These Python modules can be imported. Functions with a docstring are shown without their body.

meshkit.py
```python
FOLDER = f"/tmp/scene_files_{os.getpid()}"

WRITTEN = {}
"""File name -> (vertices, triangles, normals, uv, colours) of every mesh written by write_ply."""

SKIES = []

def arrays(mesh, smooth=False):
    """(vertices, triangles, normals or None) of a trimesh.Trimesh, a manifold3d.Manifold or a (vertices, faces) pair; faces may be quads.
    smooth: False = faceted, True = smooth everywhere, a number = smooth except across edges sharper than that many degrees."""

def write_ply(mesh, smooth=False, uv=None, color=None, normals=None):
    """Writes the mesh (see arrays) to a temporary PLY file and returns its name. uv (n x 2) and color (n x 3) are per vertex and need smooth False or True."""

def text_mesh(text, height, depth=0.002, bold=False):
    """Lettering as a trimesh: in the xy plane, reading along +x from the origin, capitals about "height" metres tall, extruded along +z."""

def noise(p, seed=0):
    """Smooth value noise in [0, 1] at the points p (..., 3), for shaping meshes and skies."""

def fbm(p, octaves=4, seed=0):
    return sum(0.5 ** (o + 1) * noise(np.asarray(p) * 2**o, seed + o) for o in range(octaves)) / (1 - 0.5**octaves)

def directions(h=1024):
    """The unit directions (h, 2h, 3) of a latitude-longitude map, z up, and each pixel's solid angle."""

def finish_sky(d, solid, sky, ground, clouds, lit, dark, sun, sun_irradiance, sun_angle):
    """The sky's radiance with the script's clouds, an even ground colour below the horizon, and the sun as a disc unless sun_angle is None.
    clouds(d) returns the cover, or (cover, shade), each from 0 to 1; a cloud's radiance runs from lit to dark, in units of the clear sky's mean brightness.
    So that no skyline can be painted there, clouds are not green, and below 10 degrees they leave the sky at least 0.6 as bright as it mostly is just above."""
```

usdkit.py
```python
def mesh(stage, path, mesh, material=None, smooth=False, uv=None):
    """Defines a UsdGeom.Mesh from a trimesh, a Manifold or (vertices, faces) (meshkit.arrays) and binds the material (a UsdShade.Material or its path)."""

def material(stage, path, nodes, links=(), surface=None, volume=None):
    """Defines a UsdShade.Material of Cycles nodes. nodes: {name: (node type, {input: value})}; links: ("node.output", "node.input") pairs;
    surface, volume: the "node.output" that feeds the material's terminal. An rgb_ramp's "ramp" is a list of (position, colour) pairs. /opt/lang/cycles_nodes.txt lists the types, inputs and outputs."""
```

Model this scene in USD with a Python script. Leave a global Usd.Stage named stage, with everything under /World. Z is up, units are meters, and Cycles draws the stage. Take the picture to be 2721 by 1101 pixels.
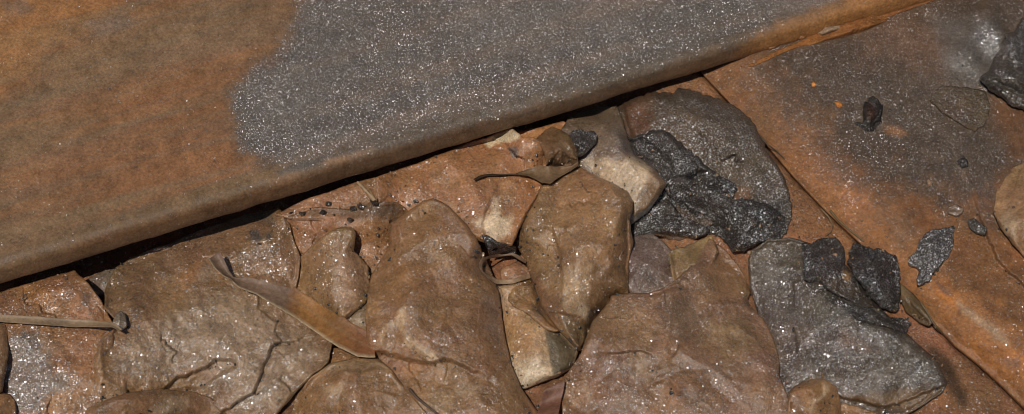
import math, numpy as np, trimesh, usdkit, meshkit
from pxr import Usd, UsdGeom, UsdLux, UsdShade, Gf, Sdf, Vt
from scipy.spatial import cKDTree, Delaunay
from shapely.geometry import Polygon
import shapely

# ------------------------------------------------------------------ stage, camera, sky, sun
stage = Usd.Stage.CreateInMemory()
UsdGeom.SetStageUpAxis(stage, UsdGeom.Tokens.z)
UsdGeom.SetStageMetersPerUnit(stage, 1.0)
UsdGeom.Xform.Define(stage, '/World'); UsdGeom.Scope.Define(stage, '/World/Looks')
stage.SetDefaultPrim(stage.GetPrimAtPath('/World'))

TILT, DIST, TX = math.radians(33), 0.66, 0.18 / 0.66     # the photographer bends over the track: 0.36 m of ground fill the width
EXPOSURE = -0.86
F = np.array([0, math.sin(TILT), -math.cos(TILT)]); U = np.array([0, math.cos(TILT), math.sin(TILT)]); R = np.array([1.0, 0, 0])
EYE = -F * DIST
sund = -F + math.tan(math.radians(15)) * U - math.tan(math.radians(12)) * R; sund /= np.linalg.norm(sund)     # high sun behind the photographer's left shoulder
SUN_AZ, SUN_EL = math.atan2(sund[0], sund[1]), math.asin(sund[2])
cam = UsdGeom.Camera.Define(stage, '/World/camera')
m = Gf.Matrix4d(1)
for i, (row, w) in enumerate(((R, 0), (U, 0), (-F, 0), (EYE, 1))):
    m.SetRow(i, Gf.Vec4d(*map(float, row), w))
cam.AddTransformOp().Set(m)
cam.CreateHorizontalApertureAttr(20.955); cam.CreateVerticalApertureAttr(20.955 * 414 / 1024)
cam.CreateFocalLengthAttr(20.955 / (2 * TX)); cam.CreateClippingRangeAttr(Gf.Vec2f(0.01, 100))
cam.CreateExposureAttr(EXPOSURE)

M = {}
def material(name, *a, **k):
    M[name] = usdkit.material(stage, '/World/Looks/' + name, *a, **k); return M[name]

material('sky_look', {'t': ('sky_texture', {'sky_type': 'single_scattering', 'sun_disc': False, 'sun_elevation': SUN_EL, 'sun_rotation': SUN_AZ}),
                 'b': ('background_shader', {'strength': 0.05})}, [('t.color', 'b.color')], surface='b.background')
dome = UsdLux.DomeLight.Define(stage, '/World/sky'); dome.CreateIntensityAttr(1.0)
UsdShade.MaterialBindingAPI.Apply(dome.GetPrim()).Bind(M['sky_look'])
dome.GetPrim().SetCustomDataByKey('kind', 'structure')
sun = UsdLux.DistantLight.Define(stage, '/World/sun')
sun.CreateIntensityAttr(1.25); sun.CreateAngleAttr(0.5); sun.CreateNormalizeAttr(True); sun.CreateColorAttr(Gf.Vec3f(1, 0.955, 0.89))
z_ = sund; x_ = np.cross([0, 0, 1], z_); x_ /= np.linalg.norm(x_); y_ = np.cross(z_, x_)
sm = Gf.Matrix4d(1)
for i, row in enumerate((x_, y_, z_)):
    sm.SetRow(i, Gf.Vec4d(*map(float, row), 0))
sun.AddTransformOp().Set(sm)

# ------------------------------------------------------------------ helpers
def at(p, z):
    """Photo position (px of the 2721 x 1101 frame) on the ray at height z -> point in metres."""
    p = np.atleast_2d(p).astype(float); z = np.broadcast_to(z, len(p))
    d = F + ((p[:, :1] - 1360.5) / 1360.5) * TX * R - ((p[:, 1:] - 550.5) / 1360.5) * TX * U
    return EYE + d * ((z - EYE[2]) / d[:, 2])[:, None]
def px_of(w):
    q = np.asarray(w) - EYE; dep = q @ F
    return np.stack([1360.5 + 1360.5 * (q @ R) / dep / TX, 550.5 - 1360.5 * (q @ U) / dep / TX], 1)
def P(ox, oy, s, k=2.476):
    return np.array([[float(a) for a in w.split(',')] for w in s.split()]) / k + [ox, oy]
def V(s): return P(0, 0, s, 0.9463)
def S(s): return P(0, 0, s, 1.0)
def resample(p, step, closed=True):
    q = np.vstack([p, p[:1]]) if closed else np.asarray(p)
    L = np.r_[0, np.cumsum(np.hypot(*np.diff(q, axis=0).T))]
    n = max(int(L[-1] / step), 3)
    t = np.linspace(0, L[-1], n + (not closed), endpoint=not closed)
    return np.stack([np.interp(t, L, q[:, k]) for k in (0, 1)], 1)
def chaikin(p, n=1):
    for _ in range(n):
        q = np.roll(p, -1, 0); p = np.stack([.75 * p + .25 * q, .25 * p + .75 * q], 1).reshape(-1, 2)
    return p
def n2(p, scale, seed=0, oct=3):
    """Noise of photo-plane points, about 0 in [-.5, .5]; scale in px."""
    q = np.c_[np.asarray(p) / scale, np.full(len(p), seed * 7.31)]
    return meshkit.fbm(q, oct, seed) - 0.5
def chips(p, spacing, seed):
    """crisp overlapping pyramids, as broken stone has; in px of height for slope 1"""
    rng = np.random.default_rng(seed + 500); lo, hi = p.min(0) - spacing, p.max(0) + spacing
    n = max(4, int((hi - lo).prod() / spacing ** 2)); s = rng.uniform(lo, hi, (n, 2)); off = rng.uniform(-.35, .35, n) * spacing
    a = rng.uniform(0, 2 * np.pi, (n, 1)) + np.array([0, 1.9, 4.1]) + rng.uniform(-.5, .5, (n, 3)); g = rng.uniform(.25, 1.5, (n, 3))
    nx, ny = np.cos(a) * g, np.sin(a) * g; out = np.full(len(p), -1e9); tree = cKDTree(s); kk = min(7, n)
    for i in range(0, len(p), 8000):
        q = p[i:i + 8000]; _, id_ = tree.query(q, kk); dx, dy = q[:, None, 0] - s[id_, 0], q[:, None, 1] - s[id_, 1]
        out[i:i + 8000] = (off[id_] - (nx[id_] * dx[..., None] + ny[id_] * dy[..., None]).max(2)).max(1)
    return out + spacing * .1
def smooth01(x): x = np.clip(x, 0, 1); return x * x * (3 - 2 * x)
def seg_dist(p, line):
    """distance and signed side to a polyline, by its samples"""
    q = resample(line, 2.0, closed=False); d, i = cKDTree(q).query(p)
    t = np.gradient(q, axis=0); t /= np.linalg.norm(t, axis=1, keepdims=True) + 1e-9
    w = p - q[i]
    return d, t[i, 0] * w[:, 1] - t[i, 1] * w[:, 0]
def sdf(p, poly):
    """positive inside"""
    b = resample(poly, 2.0); d, _ = cKDTree(b).query(p)
    ins = shapely.contains_xy(Polygon(poly).buffer(0), p[:, 0], p[:, 1])
    return np.where(ins, d, -d)
counts = {}
def uniq(name, parent='/World'):
    k = parent + '/' + name; n = counts.get(k, 0); counts[k] = n + 1
    return name if n == 0 else f'{name}_{n:03d}'
def tag(prim, label=None, cat=None, group=None, kind=None):
    for k, v in (('label', label), ('category', cat), ('group', group), ('kind', kind)):
        if v: prim.SetCustomDataByKey(k, v)
    return prim
def put(name, v, f, mat, col=None, dat=None, parent='/World', smooth=True):
    path = parent + '/' + uniq(name, parent)
    g = usdkit.mesh(stage, path, (v, f), M[mat], smooth=smooth)
    api = UsdGeom.PrimvarsAPI(g)
    for key, a in (('col', col), ('dat', dat)):
        if a is not None:
            api.CreatePrimvar(key, Sdf.ValueTypeNames.Float3Array, 'vertex').Set(Vt.Vec3fArray.FromNumpy(np.ascontiguousarray(a, np.float32)))
    return g.GetPrim()
def holder(name):
    return UsdGeom.Xform.Define(stage, '/World/' + uniq(name)).GetPrim()

# ------------------------------------------------------------------ materials
def mineral(name, bump=0.00022, rough=0.33, grain=(1100, 4200), vary=0.34, fine=3400, coarse=1200, tilt=1.2, spec=0.5, flake=0.85, fr=0.27, speck=0.5, lumps=0.0, fmul=.85, floor=.02, upow=2.0):
    """Stone, rust or soil whose own colour is in 'col'; dat.x = share of mirror-like dust flakes, dat.y = share of the bigger flakes, dat.z = dark specks."""
    n = {'g': ('geometry', {}), 'c': ('attribute', {'attribute': 'col'}), 'd': ('attribute', {'attribute': 'dat'}), 'ds': ('separate_color', {}),
         'n1': ('noise_texture', {'scale': grain[0], 'detail': 4.0, 'roughness': 0.65}), 'n2': ('noise_texture', {'scale': grain[1], 'detail': 2.0}),
         'n0': ('noise_texture', {'scale': grain[0] / 6, 'detail': 5.0, 'roughness': 0.7}),
         'm1': ('map_range', {'from_min': 0.3, 'from_max': 0.7, 'to_min': 1 - vary, 'to_max': 1 + vary}),
         'm0': ('map_range', {'from_min': 0.3, 'from_max': 0.7, 'to_min': 1 - vary * .8, 'to_max': 1 + vary * .8}),
         'm01': ('math', {'math_type': 'multiply'}), 'cc': ('vector_math', {'math_type': 'scale'}),
         'sv': ('noise_texture', {'scale': 1500.0, 'detail': 1.0}), 'st': ('math', {'math_type': 'multiply_add', 'value2': -0.16, 'value3': 0.80}),
         'sg': ('math', {'math_type': 'greater_than'}), 'sf': ('math', {'math_type': 'multiply', 'value2': speck}),
         'ck': ('mix_color', {'b': (0.02, 0.016, 0.013)}),
         'hb': ('math', {'math_type': 'multiply_add', 'value2': 0.35}), 'h2': ('math', {'math_type': 'multiply_add', 'value2': 3.0}),
         'b': ('bump', {'distance': bump, 'strength': 1.0}), 'lv': ('voronoi_texture', {'scale': 1000.0, 'detail': 2.0, 'roughness': .6}), 'lm': ('math', {'math_type': 'multiply_add', 'value2': -lumps}),
         'rr': ('map_range', {'from_min': 0.3, 'from_max': 0.7, 'to_min': rough - .12, 'to_max': rough + .15}),
         'p': ('principled_bsdf', {'specular_ior_level': spec})}
    l = [('d.color', 'ds.color'), ('g.position', 'n1.vector'), ('g.position', 'n2.vector'), ('g.position', 'n0.vector'), ('n1.fac', 'm1.value'), ('n0.fac', 'm0.value'),
         ('m1.result', 'm01.value1'), ('m0.result', 'm01.value2'), ('c.color', 'cc.vector1'), ('m01.value', 'cc.scale'),
         ('g.position', 'sv.vector'), ('ds.b', 'st.value1'), ('sv.fac', 'sg.value1'), ('st.value', 'sg.value2'), ('sg.value', 'sf.value1'), ('sf.value', 'ck.fac'), ('cc.vector', 'ck.a'),
         ('ck.result', 'p.base_color'), ('n2.fac', 'hb.value1'), ('n1.fac', 'hb.value3'), ('n0.fac', 'h2.value1'), ('hb.value', 'h2.value3'), ('g.position', 'lv.vector'), ('lv.distance', 'lm.value1'), ('h2.value', 'lm.value3'), ('lm.value', 'b.height'), ('b.normal', 'p.normal'),
         ('n0.fac', 'rr.value'), ('rr.result', 'p.roughness')]
    out = 'p.BSDF'
    for k, (sc, ch) in enumerate(((fine, 'r'), (coarse, 'g'))):
        a = 'fl%d' % k
        n |= {a + 'v': ('voronoi_texture', {'scale': float(sc)}), a + 'w': ('white_noise_texture', {'dimensions': '3D'}), a + 'l': ('math', {'math_type': 'less_than'}),
              a + 's': ('vector_math', {'math_type': 'subtract', 'vector2': (.5, .5, .5)}), a + 't': ('vector_math', {'math_type': 'scale', 'scale': tilt * (1.0 if k == 0 else .8)}),
              a + 'a': ('vector_math', {'math_type': 'add'}), a + 'n': ('vector_math', {'math_type': 'normalize'}), a + 'r': ('math', {'math_type': 'less_than', 'value2': 0.55 if k == 0 else 0.42}),
              a + 'x': ('math', {'math_type': 'multiply'}), a + 'u': ('white_noise_texture', {'dimensions': '3D'}), a + 'o': ('vector_math', {'math_type': 'add', 'vector2': (3.1, 1.7, 2.3)}), a + 'e': ('math', {'math_type': 'power', 'value2': upow}), a + 'f': ('math', {'math_type': 'multiply_add', 'value2': fmul, 'value3': floor}), a + 'y': ('math', {'math_type': 'multiply'}), a + 'h': ('hsv', {'saturation': 0.25, 'value': 1.0}), a + 'k': ('mix_color', {'fac': 0.35, 'a': (flake, flake * .98, flake * .95)}),
              a + 'b': ('metallic_bsdf', {'fresnel_type': 'f82', 'roughness': fr, 'edge_tint': (.7, .7, .7)}), a + 'm': ('mix_closure', {})}
        l += [('g.position', a + 'v.vector'), (a + 'v.color', a + 'w.vector'), (a + 'w.value', a + 'l.value1'), ('ds.' + ch, a + 'l.value2'), (a + 'v.color', a + 's.vector1'), (a + 's.vector', a + 't.vector1'),
              (a + 't.vector', a + 'a.vector1'), ('b.normal', a + 'a.vector2'), (a + 'a.vector', a + 'n.vector1'), (a + 'v.distance', a + 'r.value1'), (a + 'l.value', a + 'x.value1'), (a + 'r.value', a + 'x.value2'),
              (a + 'v.color', a + 'h.color'), (a + 'h.color', a + 'k.b'), (a + 'k.result', a + 'b.color'), (a + 'n.vector', a + 'b.normal'), (a + 'v.color', a + 'o.vector1'), (a + 'o.vector', a + 'u.vector'), (a + 'u.value', a + 'e.value1'), (a + 'e.value', a + 'f.value1'), (a + 'f.value', a + 'y.value1'), (a + 'x.value', a + 'y.value2'), (a + 'y.value', a + 'm.fac'), (out, a + 'm.closure1'), (a + 'b.BSDF', a + 'm.closure2')]
        out = a + 'm.closure'
    material(name, n, l, surface=out)
mineral('stone')
mineral('ore', bump=0.00022, rough=0.5, grain=(1500, 5000), spec=0.4, speck=.8, lumps=.8, flake=.95, tilt=1.0, fr=.30, fmul=.9, floor=.0, upow=1.6, fine=3000, coarse=1200)
mineral('rusty_steel', bump=0.00011, rough=0.48, grain=(1100, 4600), vary=0.34, spec=0.3, fine=4800, coarse=2200, fmul=.85, floor=.04, fr=.28, tilt=1.2, upow=1.6)
mineral('dirt', bump=0.0005, rough=0.8, grain=(900, 3800), spec=0.2)
material('leaf', {'g': ('geometry', {}), 'c': ('attribute', {'attribute': 'col'}), 'n1': ('noise_texture', {'scale': 700.0, 'detail': 4.0, 'roughness': .7}), 'm1': ('map_range', {'from_min': .3, 'from_max': .7, 'to_min': .7, 'to_max': 1.3}),
                  'cc': ('vector_math', {'math_type': 'scale'}), 'b': ('bump', {'distance': .0002}), 'p': ('principled_bsdf', {'roughness': .5, 'specular_ior_level': .4}), 't': ('translucent_bsdf', {}), 'x': ('mix_closure', {'fac': .12})},
         [('g.position', 'n1.vector'), ('n1.fac', 'm1.value'), ('c.color', 'cc.vector1'), ('m1.result', 'cc.scale'), ('cc.vector', 'p.base_color'), ('cc.vector', 't.color'), ('n1.fac', 'b.height'), ('b.normal', 'p.normal'), ('p.BSDF', 'x.closure1'), ('t.BSDF', 'x.closure2')], surface='x.closure')

# ------------------------------------------------------------------ height map of what is already laid, in the photo's plane
HX, HY, HS = np.arange(-420, 3145, 4.0), np.arange(-420, 1525, 4.0), 4.0
HM = np.full((len(HY), len(HX)), -0.016)
def hm(p):
    i = np.clip(((p[:, 1] + 420) / HS).round().astype(int), 0, len(HY) - 1); j = np.clip(((p[:, 0] + 420) / HS).round().astype(int), 0, len(HX) - 1)
    return HM[i, j]

def paint(p, base, second, seed, patches, glit, coarse, speck, vscale=130):
    k = smooth01(n2(p, vscale, seed, 4) * 2.6 + .5)[:, None]
    col = np.array(base) * (1 - k) + np.array(second) * k
    hue = n2(p, 75, seed + 12, 4)[:, None] * 2.2
    col = col * (1 + .8 * n2(p, 45, seed + 3, 4))[:, None] * (1 + hue * np.array([.05, -.05, .06]))
    dat = np.tile([glit, coarse, speck], (len(p), 1)).astype(float)
    cl = smooth01(n2(p, 90, seed + 9, 4) * 3 + .5); dat[:, 0] *= 1.6 + 2.6 * cl; dat[:, 1] *= .6 + 3.2 * cl
    for q in patches:
        shape, c, amt, soft = q[0], q[1], q[2], q[3]; g = q[4] if len(q) > 4 else None
        if np.ndim(shape) == 2 and len(q) > 5 and q[5] == 'line':
            d = q[6] - seg_dist(p, shape)[0]
        elif np.ndim(shape) == 2: d = sdf(p, shape)
        else: d = shape[2] - np.hypot(p[:, 0] - shape[0], (p[:, 1] - shape[1]) * (shape[3] if len(shape) > 3 else 1))
        w = smooth01((d + n2(p, 38, seed + 21, 4) * soft * 1.7 + n2(p, 9, seed + 5, 2) * soft * .8) / soft * .5 + .5) * amt
        if c is not None: col = col * (1 - w[:, None]) + np.array(c) * w[:, None] * (1 + .35 * n2(p, 20, seed + 31, 3))[:, None]
        if g is not None: dat = dat * (1 - w[:, None]) + np.array(g) * w[:, None]
    return np.clip(col * [1.08, .915, .74], .003, .9), np.clip(dat, 0, 1)

def feature(p, feats):
    z = np.zeros(len(p)); p = p + np.c_[n2(p, 34, 91, 3), n2(p, 34, 92, 3)] * 20 + np.c_[n2(p, 9, 93, 2), n2(p, 9, 94, 2)] * 5
    for q in feats:
        if q[0] == 'ridge':                                 # (line, height, width)
            d, _ = seg_dist(p, q[1]); z += q[2] * np.exp(-np.abs(d) / q[3])
        elif q[0] == 'groove':                              # a narrow crack
            d, _ = seg_dist(p, q[1]); z -= q[2] * np.exp(-(d / q[3]) ** 2)
        elif q[0] == 'step':                                # right-hand side of the line (in the photo's plane) higher
            d, s = seg_dist(p, q[1]); z += q[2] * smooth01(s / q[3] + .5) * np.exp(-(d / q[4]) ** 2)
        elif q[0] == 'bump':
            x, y, r, h = q[1]; z += h * np.exp(-((p[:, 0] - x) ** 2 + (p[:, 1] - y) ** 2) / r ** 2)
        elif q[0] == 'tilt':                                # (x, y, radius, slope x, slope y)
            x, y, r, a, b_ = q[1]; dx, dy = p[:, 0] - x, p[:, 1] - y; z += (dx * a + dy * b_) * .000132 * np.exp(-((dx ** 2 + dy ** 2) / r ** 2) ** 1.5)
        elif q[0] == 'area':                                # (polygon, height, softness)
            z += q[2] * smooth01(sdf(p, q[1]) / q[3] + .5)
    return z

def slab_of(poly, zf, spacing, thick, inset=.8, rings=((.0007, .02), (.003, .7), (1, 1))):
    """closed solid: relief top inside the outline, undercut sides, flat bottom"""
    b = resample(poly, spacing)
    pg = Polygon(b).buffer(0)
    if pg.geom_type != 'Polygon': pg = max(pg.geoms, key=lambda g: g.area)
    b = resample(np.array(pg.exterior.coords)[:-1], spacing)
    if Polygon(b).exterior.is_ccw: b = b[::-1]              # y down in the photo: this is counter-clockwise in the world
    pg = Polygon(b)
    x0, y0, x1, y1 = pg.bounds
    gx, gy = np.meshgrid(np.arange(x0, x1, spacing), np.arange(y0, y1, spacing * .87))
    gx = gx + (np.arange(len(gy)) % 2)[:, None] * spacing / 2
    g = np.c_[gx.ravel(), gy.ravel()]
    g = g[shapely.contains_xy(pg.buffer(-spacing * .55), g[:, 0], g[:, 1])]
    pts = np.vstack([b, g]); nb = len(b)
    f = Delaunay(pts).simplices
    c = pts[f].mean(1); f = f[shapely.contains_xy(pg, c[:, 0], c[:, 1])]
    a = pts[f]; area = (a[:, 1, 0] - a[:, 0, 0]) * (a[:, 2, 1] - a[:, 0, 1]) - (a[:, 1, 1] - a[:, 0, 1]) * (a[:, 2, 0] - a[:, 0, 0])
    f = f[np.abs(area) > 1e-6]; area = area[np.abs(area) > 1e-6]
    f[area > 0] = f[area > 0][:, ::-1]
    z = zf(pts); v = at(pts, z)
    # sides
    rim = v[:nb]; t = np.roll(rim, -1, 0) - np.roll(rim, 1, 0); t[:, 2] = 0; t /= np.linalg.norm(t, axis=1, keepdims=True) + 1e-12
    inw = np.stack([-t[:, 1], t[:, 0], 0 * t[:, 0]], 1)
    cen = rim.mean(0)
    allv, allf, prev, src = [v], [f], np.arange(nb), [pts]
    n = len(v)
    for dz, k in rings:
        dz = min(dz, thick) if dz != 1 else thick
        w = rim + inw * 0; w = w + (cen - rim) * [1, 1, 0] * min(.5, inset * dz * k / max(np.linalg.norm((rim - cen)[:, :2], axis=1).mean(), 1e-4))
        w[:, 2] = rim[:, 2] - dz if dz != thick else np.minimum(rim[:, 2] - .0004, rim[:, 2].mean() - thick)
        idx = np.arange(n, n + nb); nx = np.roll(np.arange(nb), -1)
        allf += [np.c_[prev, idx, idx[nx]], np.c_[prev, idx[nx], prev[nx]]]
        allv.append(w); src.append(b); prev = idx; n += nb
    e = trimesh.creation.triangulate_polygon(Polygon(b), engine='earcut')
    ev, ef = e
    _, mp = cKDTree(b).query(ev); ef = mp[ef]
    a = b[ef]; ar = (a[:, 1, 0] - a[:, 0, 0]) * (a[:, 2, 1] - a[:, 0, 1]) - (a[:, 1, 1] - a[:, 0, 1]) * (a[:, 2, 0] - a[:, 0, 0])
    ef = np.where((ar < 0)[:, None], ef[:, ::-1], ef)
    allf.append(prev[ef])
    fv, ff = np.vstack(allv), np.vstack(allf)
    return fv, ff, np.vstack(src)

def rim_height(b, gap, win=60):
    h = hm(b); k = max(int(win / 3), 3); n = len(b)
    mx = np.max([np.roll(h, i) for i in range(-k // 2, k // 2 + 1)], 0)
    w = np.exp(-np.linspace(-2, 2, 2 * k + 1) ** 2); w /= w.sum()
    return sum(wi * np.roll(mx, i - k) for i, wi in enumerate(w)) + gap

def stone(name, poly, label=None, cat='stone', group=None, gap=.0008, H=.004, edge=60, base=(.26, .15, .075), second=(.20, .12, .065), seed=1, ridge=None, power=.75, feats=(), patches=(),
          rough=.0011, fine=.0003, jit=5, glit=.16, coarse=.05, speck=.3, mat='stone', thick=.009, spacing=3.2, win=60, facets=6, fslope=.02, parent='/World', zmax=None, cut=0, jit2=1.0, chip=(120, .22), record=True, tilt=(0, 0), vscale=130, fscale=110):
    b = resample(chaikin(np.asarray(poly), cut), 3.0)
    ctr0 = b.mean(0); d0 = b - ctr0; d0 /= np.linalg.norm(d0, axis=1, keepdims=True)
    b = b + d0 * (n2(b, 40, seed, 3) * jit * 1.6 + n2(b, 10, seed + 1, 2) * jit * .6 * jit2)[:, None]
    bb = resample(b, 3.0); rz = rim_height(bb, gap, win); tree = cKDTree(bb)
    if zmax is not None: rz = np.minimum(rz, zmax)
    sub = slice(None, None, max(1, len(bb) // 160)); bs, zs = bb[sub], rz[sub]
    rng = np.random.default_rng(seed); size = math.sqrt(Polygon(bb).buffer(0).area)
    ctr = bb.mean(0)
    H = H * 1.3
    pl = [(rng.uniform(0, 2 * np.pi), rng.uniform(.4, 1.2) * H / size * (1.9 if ridge is None else 1.1), rng.uniform(.62 if ridge is None else .8, 1.0) * H) for _ in range(facets)]
    def zf(p):
        d, i = tree.query(p)
        out = np.empty(len(p))
        for k in range(0, len(p), 4000):
            q = p[k:k + 4000]; D = ((q[:, None] - bs[None]) ** 2).sum(2) + 9; w = D ** -1.3
            out[k:k + 4000] = (w * zs).sum(1) / w.sum(1)
        near = np.exp(-d / 12); out = out * (1 - near) + rz[i] * near
        pr = np.clip(d / edge, 0, 1)
        if ridge is not None:
            dr = np.min([seg_dist(p, r)[0] for r in ridge], 0)
            hgt = H * .88 * (d / (d + dr + 1e-6)) ** (power * .45 + .55) + H * .12 * np.sqrt(1 - (1 - np.clip(d / 28, 0, 1)) ** 2)
        else:
            hgt = H * (.72 * pr + .28 * np.sqrt(1 - (1 - np.clip(d / 24, 0, 1)) ** 2))
        sm = [np.exp(-np.clip(hgt, 0, None) / (H * .025))]
        for a, s, o in pl:
            sm.append(np.exp(-np.clip(o - ((p - ctr) @ [math.cos(a), math.sin(a)]) * s, -H, 3 * H) / (H * .025)))
        hgt = -H * .025 * np.log(sum(sm))
        wob = n2(p, fscale, seed + 2, 4) * rough * 2.2 - np.abs(n2(p, fscale * 1.1, seed + 4, 3)) * rough * 2.6 + np.abs(n2(p, fscale * .5, seed + 8, 3)) * rough * 1.1 + n2(p, 22, seed + 6, 3) * fine * 2.2
        wq = p + 14 * np.c_[n2(p, 50, seed + 40, 3), n2(p, 50, seed + 41, 3)]
        wob = wob * .6 + np.clip(chips(wq, chip[0], seed), -chip[0], chip[0]) * chip[1] * .000132 + chips(wq, chip[0] * .38, seed + 7) * chip[1] * .36 * .000132 + np.clip(chips(wq, chip[0] * .16, seed + 17), -9, 9) * chip[1] * .4 * .000132
        out += hgt + wob * smooth01(d / 14) + feature(p, feats) * smooth01(d / 8) + ((p - ctr) @ np.array(tilt)) * pr
        lim = hm(p) + .0003
        return np.where(record & (d > 6), np.maximum(out, lim), out)
    v, f, src = slab_of(b, zf, spacing, thick)
    col, dat = paint(src, base, second, seed, patches, glit, coarse, speck, vscale)
    prim = put(name, v, f, mat, col, dat, parent)
    if parent == '/World': tag(prim, label, cat, group)
    elif label: tag(prim, label)
    if record:
        x0, y0 = b.min(0); x1, y1 = b.max(0)
        jx = np.where((HX >= x0) & (HX <= x1))[0]; iy = np.where((HY >= y0) & (HY <= y1))[0]
        if len(jx) and len(iy):
            gx, gy = np.meshgrid(HX[jx], HY[iy]); g = np.c_[gx.ravel(), gy.ravel()]
            ins = shapely.contains_xy(Polygon(bb).buffer(0), g[:, 0], g[:, 1])
            if ins.any():
                zz = np.full(len(g), -9.0); zz[ins] = zf(g[ins])
                HM[np.ix_(iy, jx)] = np.maximum(HM[np.ix_(iy, jx)], zz.reshape(gx.shape))
    return prim

# ------------------------------------------------------------------ the ground
SEAM = S('1810,120 1875,204 1930,262 1985,325 2040,388 2110,470 2190,555 2280,640 2400,765 2470,845 2540,920 2600,968 2660,1022 2721,1082 2860,1230 3050,1430')
def ground_z(p):
    d, s = seg_dist(p, SEAM)
    z = -.013 + n2(p, 60, 5, 4) * .006
    near = np.exp(-(np.clip(np.abs(d) - 90, 0, None) / 130) ** 2) * (s > 0)
    z = z * (1 - near) + near * (-.0012 + n2(p, 70, 8, 4) * .0014 + n2(p, 18, 3, 3) * .0005)
    return np.where(s < 0, -.006, z) - .0022 * np.exp(-(d / 5) ** 2)
gx, gy = np.meshgrid(np.arange(-420, 3150, 7.0), np.arange(-500, 1530, 7.0)); g = np.c_[gx.ravel(), gy.ravel()]
gz = ground_z(g); nr, nc = gx.shape
i0 = (np.arange(nr - 1)[:, None] * nc + np.arange(nc - 1)[None]).ravel()
f = np.vstack([np.c_[i0, i0 + nc, i0 + 1], np.c_[i0 + 1, i0 + nc, i0 + nc + 1]])
GROUND_TONES = [(P(2221, 680, '570,560 650,590 720,660 790,740 880,960 850,1000 800,960 720,860 640,700'), (.05, .035, .025), .9, 14, (.05, 0, .3)),  # dark strip beside the grey stone, then reddish and brown tones
         (P(2221, 680, '430,350 620,470 760,640 700,600 560,560 500,480'), (.33, .16, .10), .6, 25),
         (P(2000, 560, '240,0 480,0 520,110 420,170 300,190 250,110'), (.20, .11, .055), .7, 20)]
col, dat = paint(g, (.25, .13, .07), (.18, .10, .06), 4, GROUND_TONES, .10, .05, .35)
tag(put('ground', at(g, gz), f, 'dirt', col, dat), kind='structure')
ii = np.clip(((HY[:, None] + 0 * HX[None])), None, None)
hg = np.c_[(HX[None] + 0 * HY[:, None]).ravel(), ii.ravel()]; HM[:] = ground_z(hg).reshape(HM.shape)

# ------------------------------------------------------------------ the steel sleeper on the right
sl = np.vstack([SEAM, [[3150, 1430], [3150, -480], [1500, -480], [1500, 120]]])
def sleeper_z(p):
    d, s = seg_dist(p, SEAM)
    z = .0006 + .0046 * smooth01(d / 150) ** .8 + n2(p, 120, 11, 4) * .0012 + n2(p, 20, 12, 3) * .0003
    z += feature(p, [('tilt', (2622, 112, 52, .28, -.54)), ('tilt', (2610, 60, 40, .2, -.4)), ('tilt', (2560, 165, 40, .15, -.3)), ('bump', (2612, 100, 80, .0022)), ('bump', (2560, 150, 60, .0018)), ('bump', (2350, 180, 130, .0012)), ('ridge', S('2330,700 2420,790 2530,890 2640,985 2760,1100'), .0016, 26),
                     ('step', S('2630,640 2650,690 2721,765 2850,900')[::-1], .0018, 6, 160)])
    return z
v, f, src = slab_of(sl, sleeper_z, 4.2, .006)
RUST, DUST = (.205, .10, .043), (.125, .095, .07)
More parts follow.
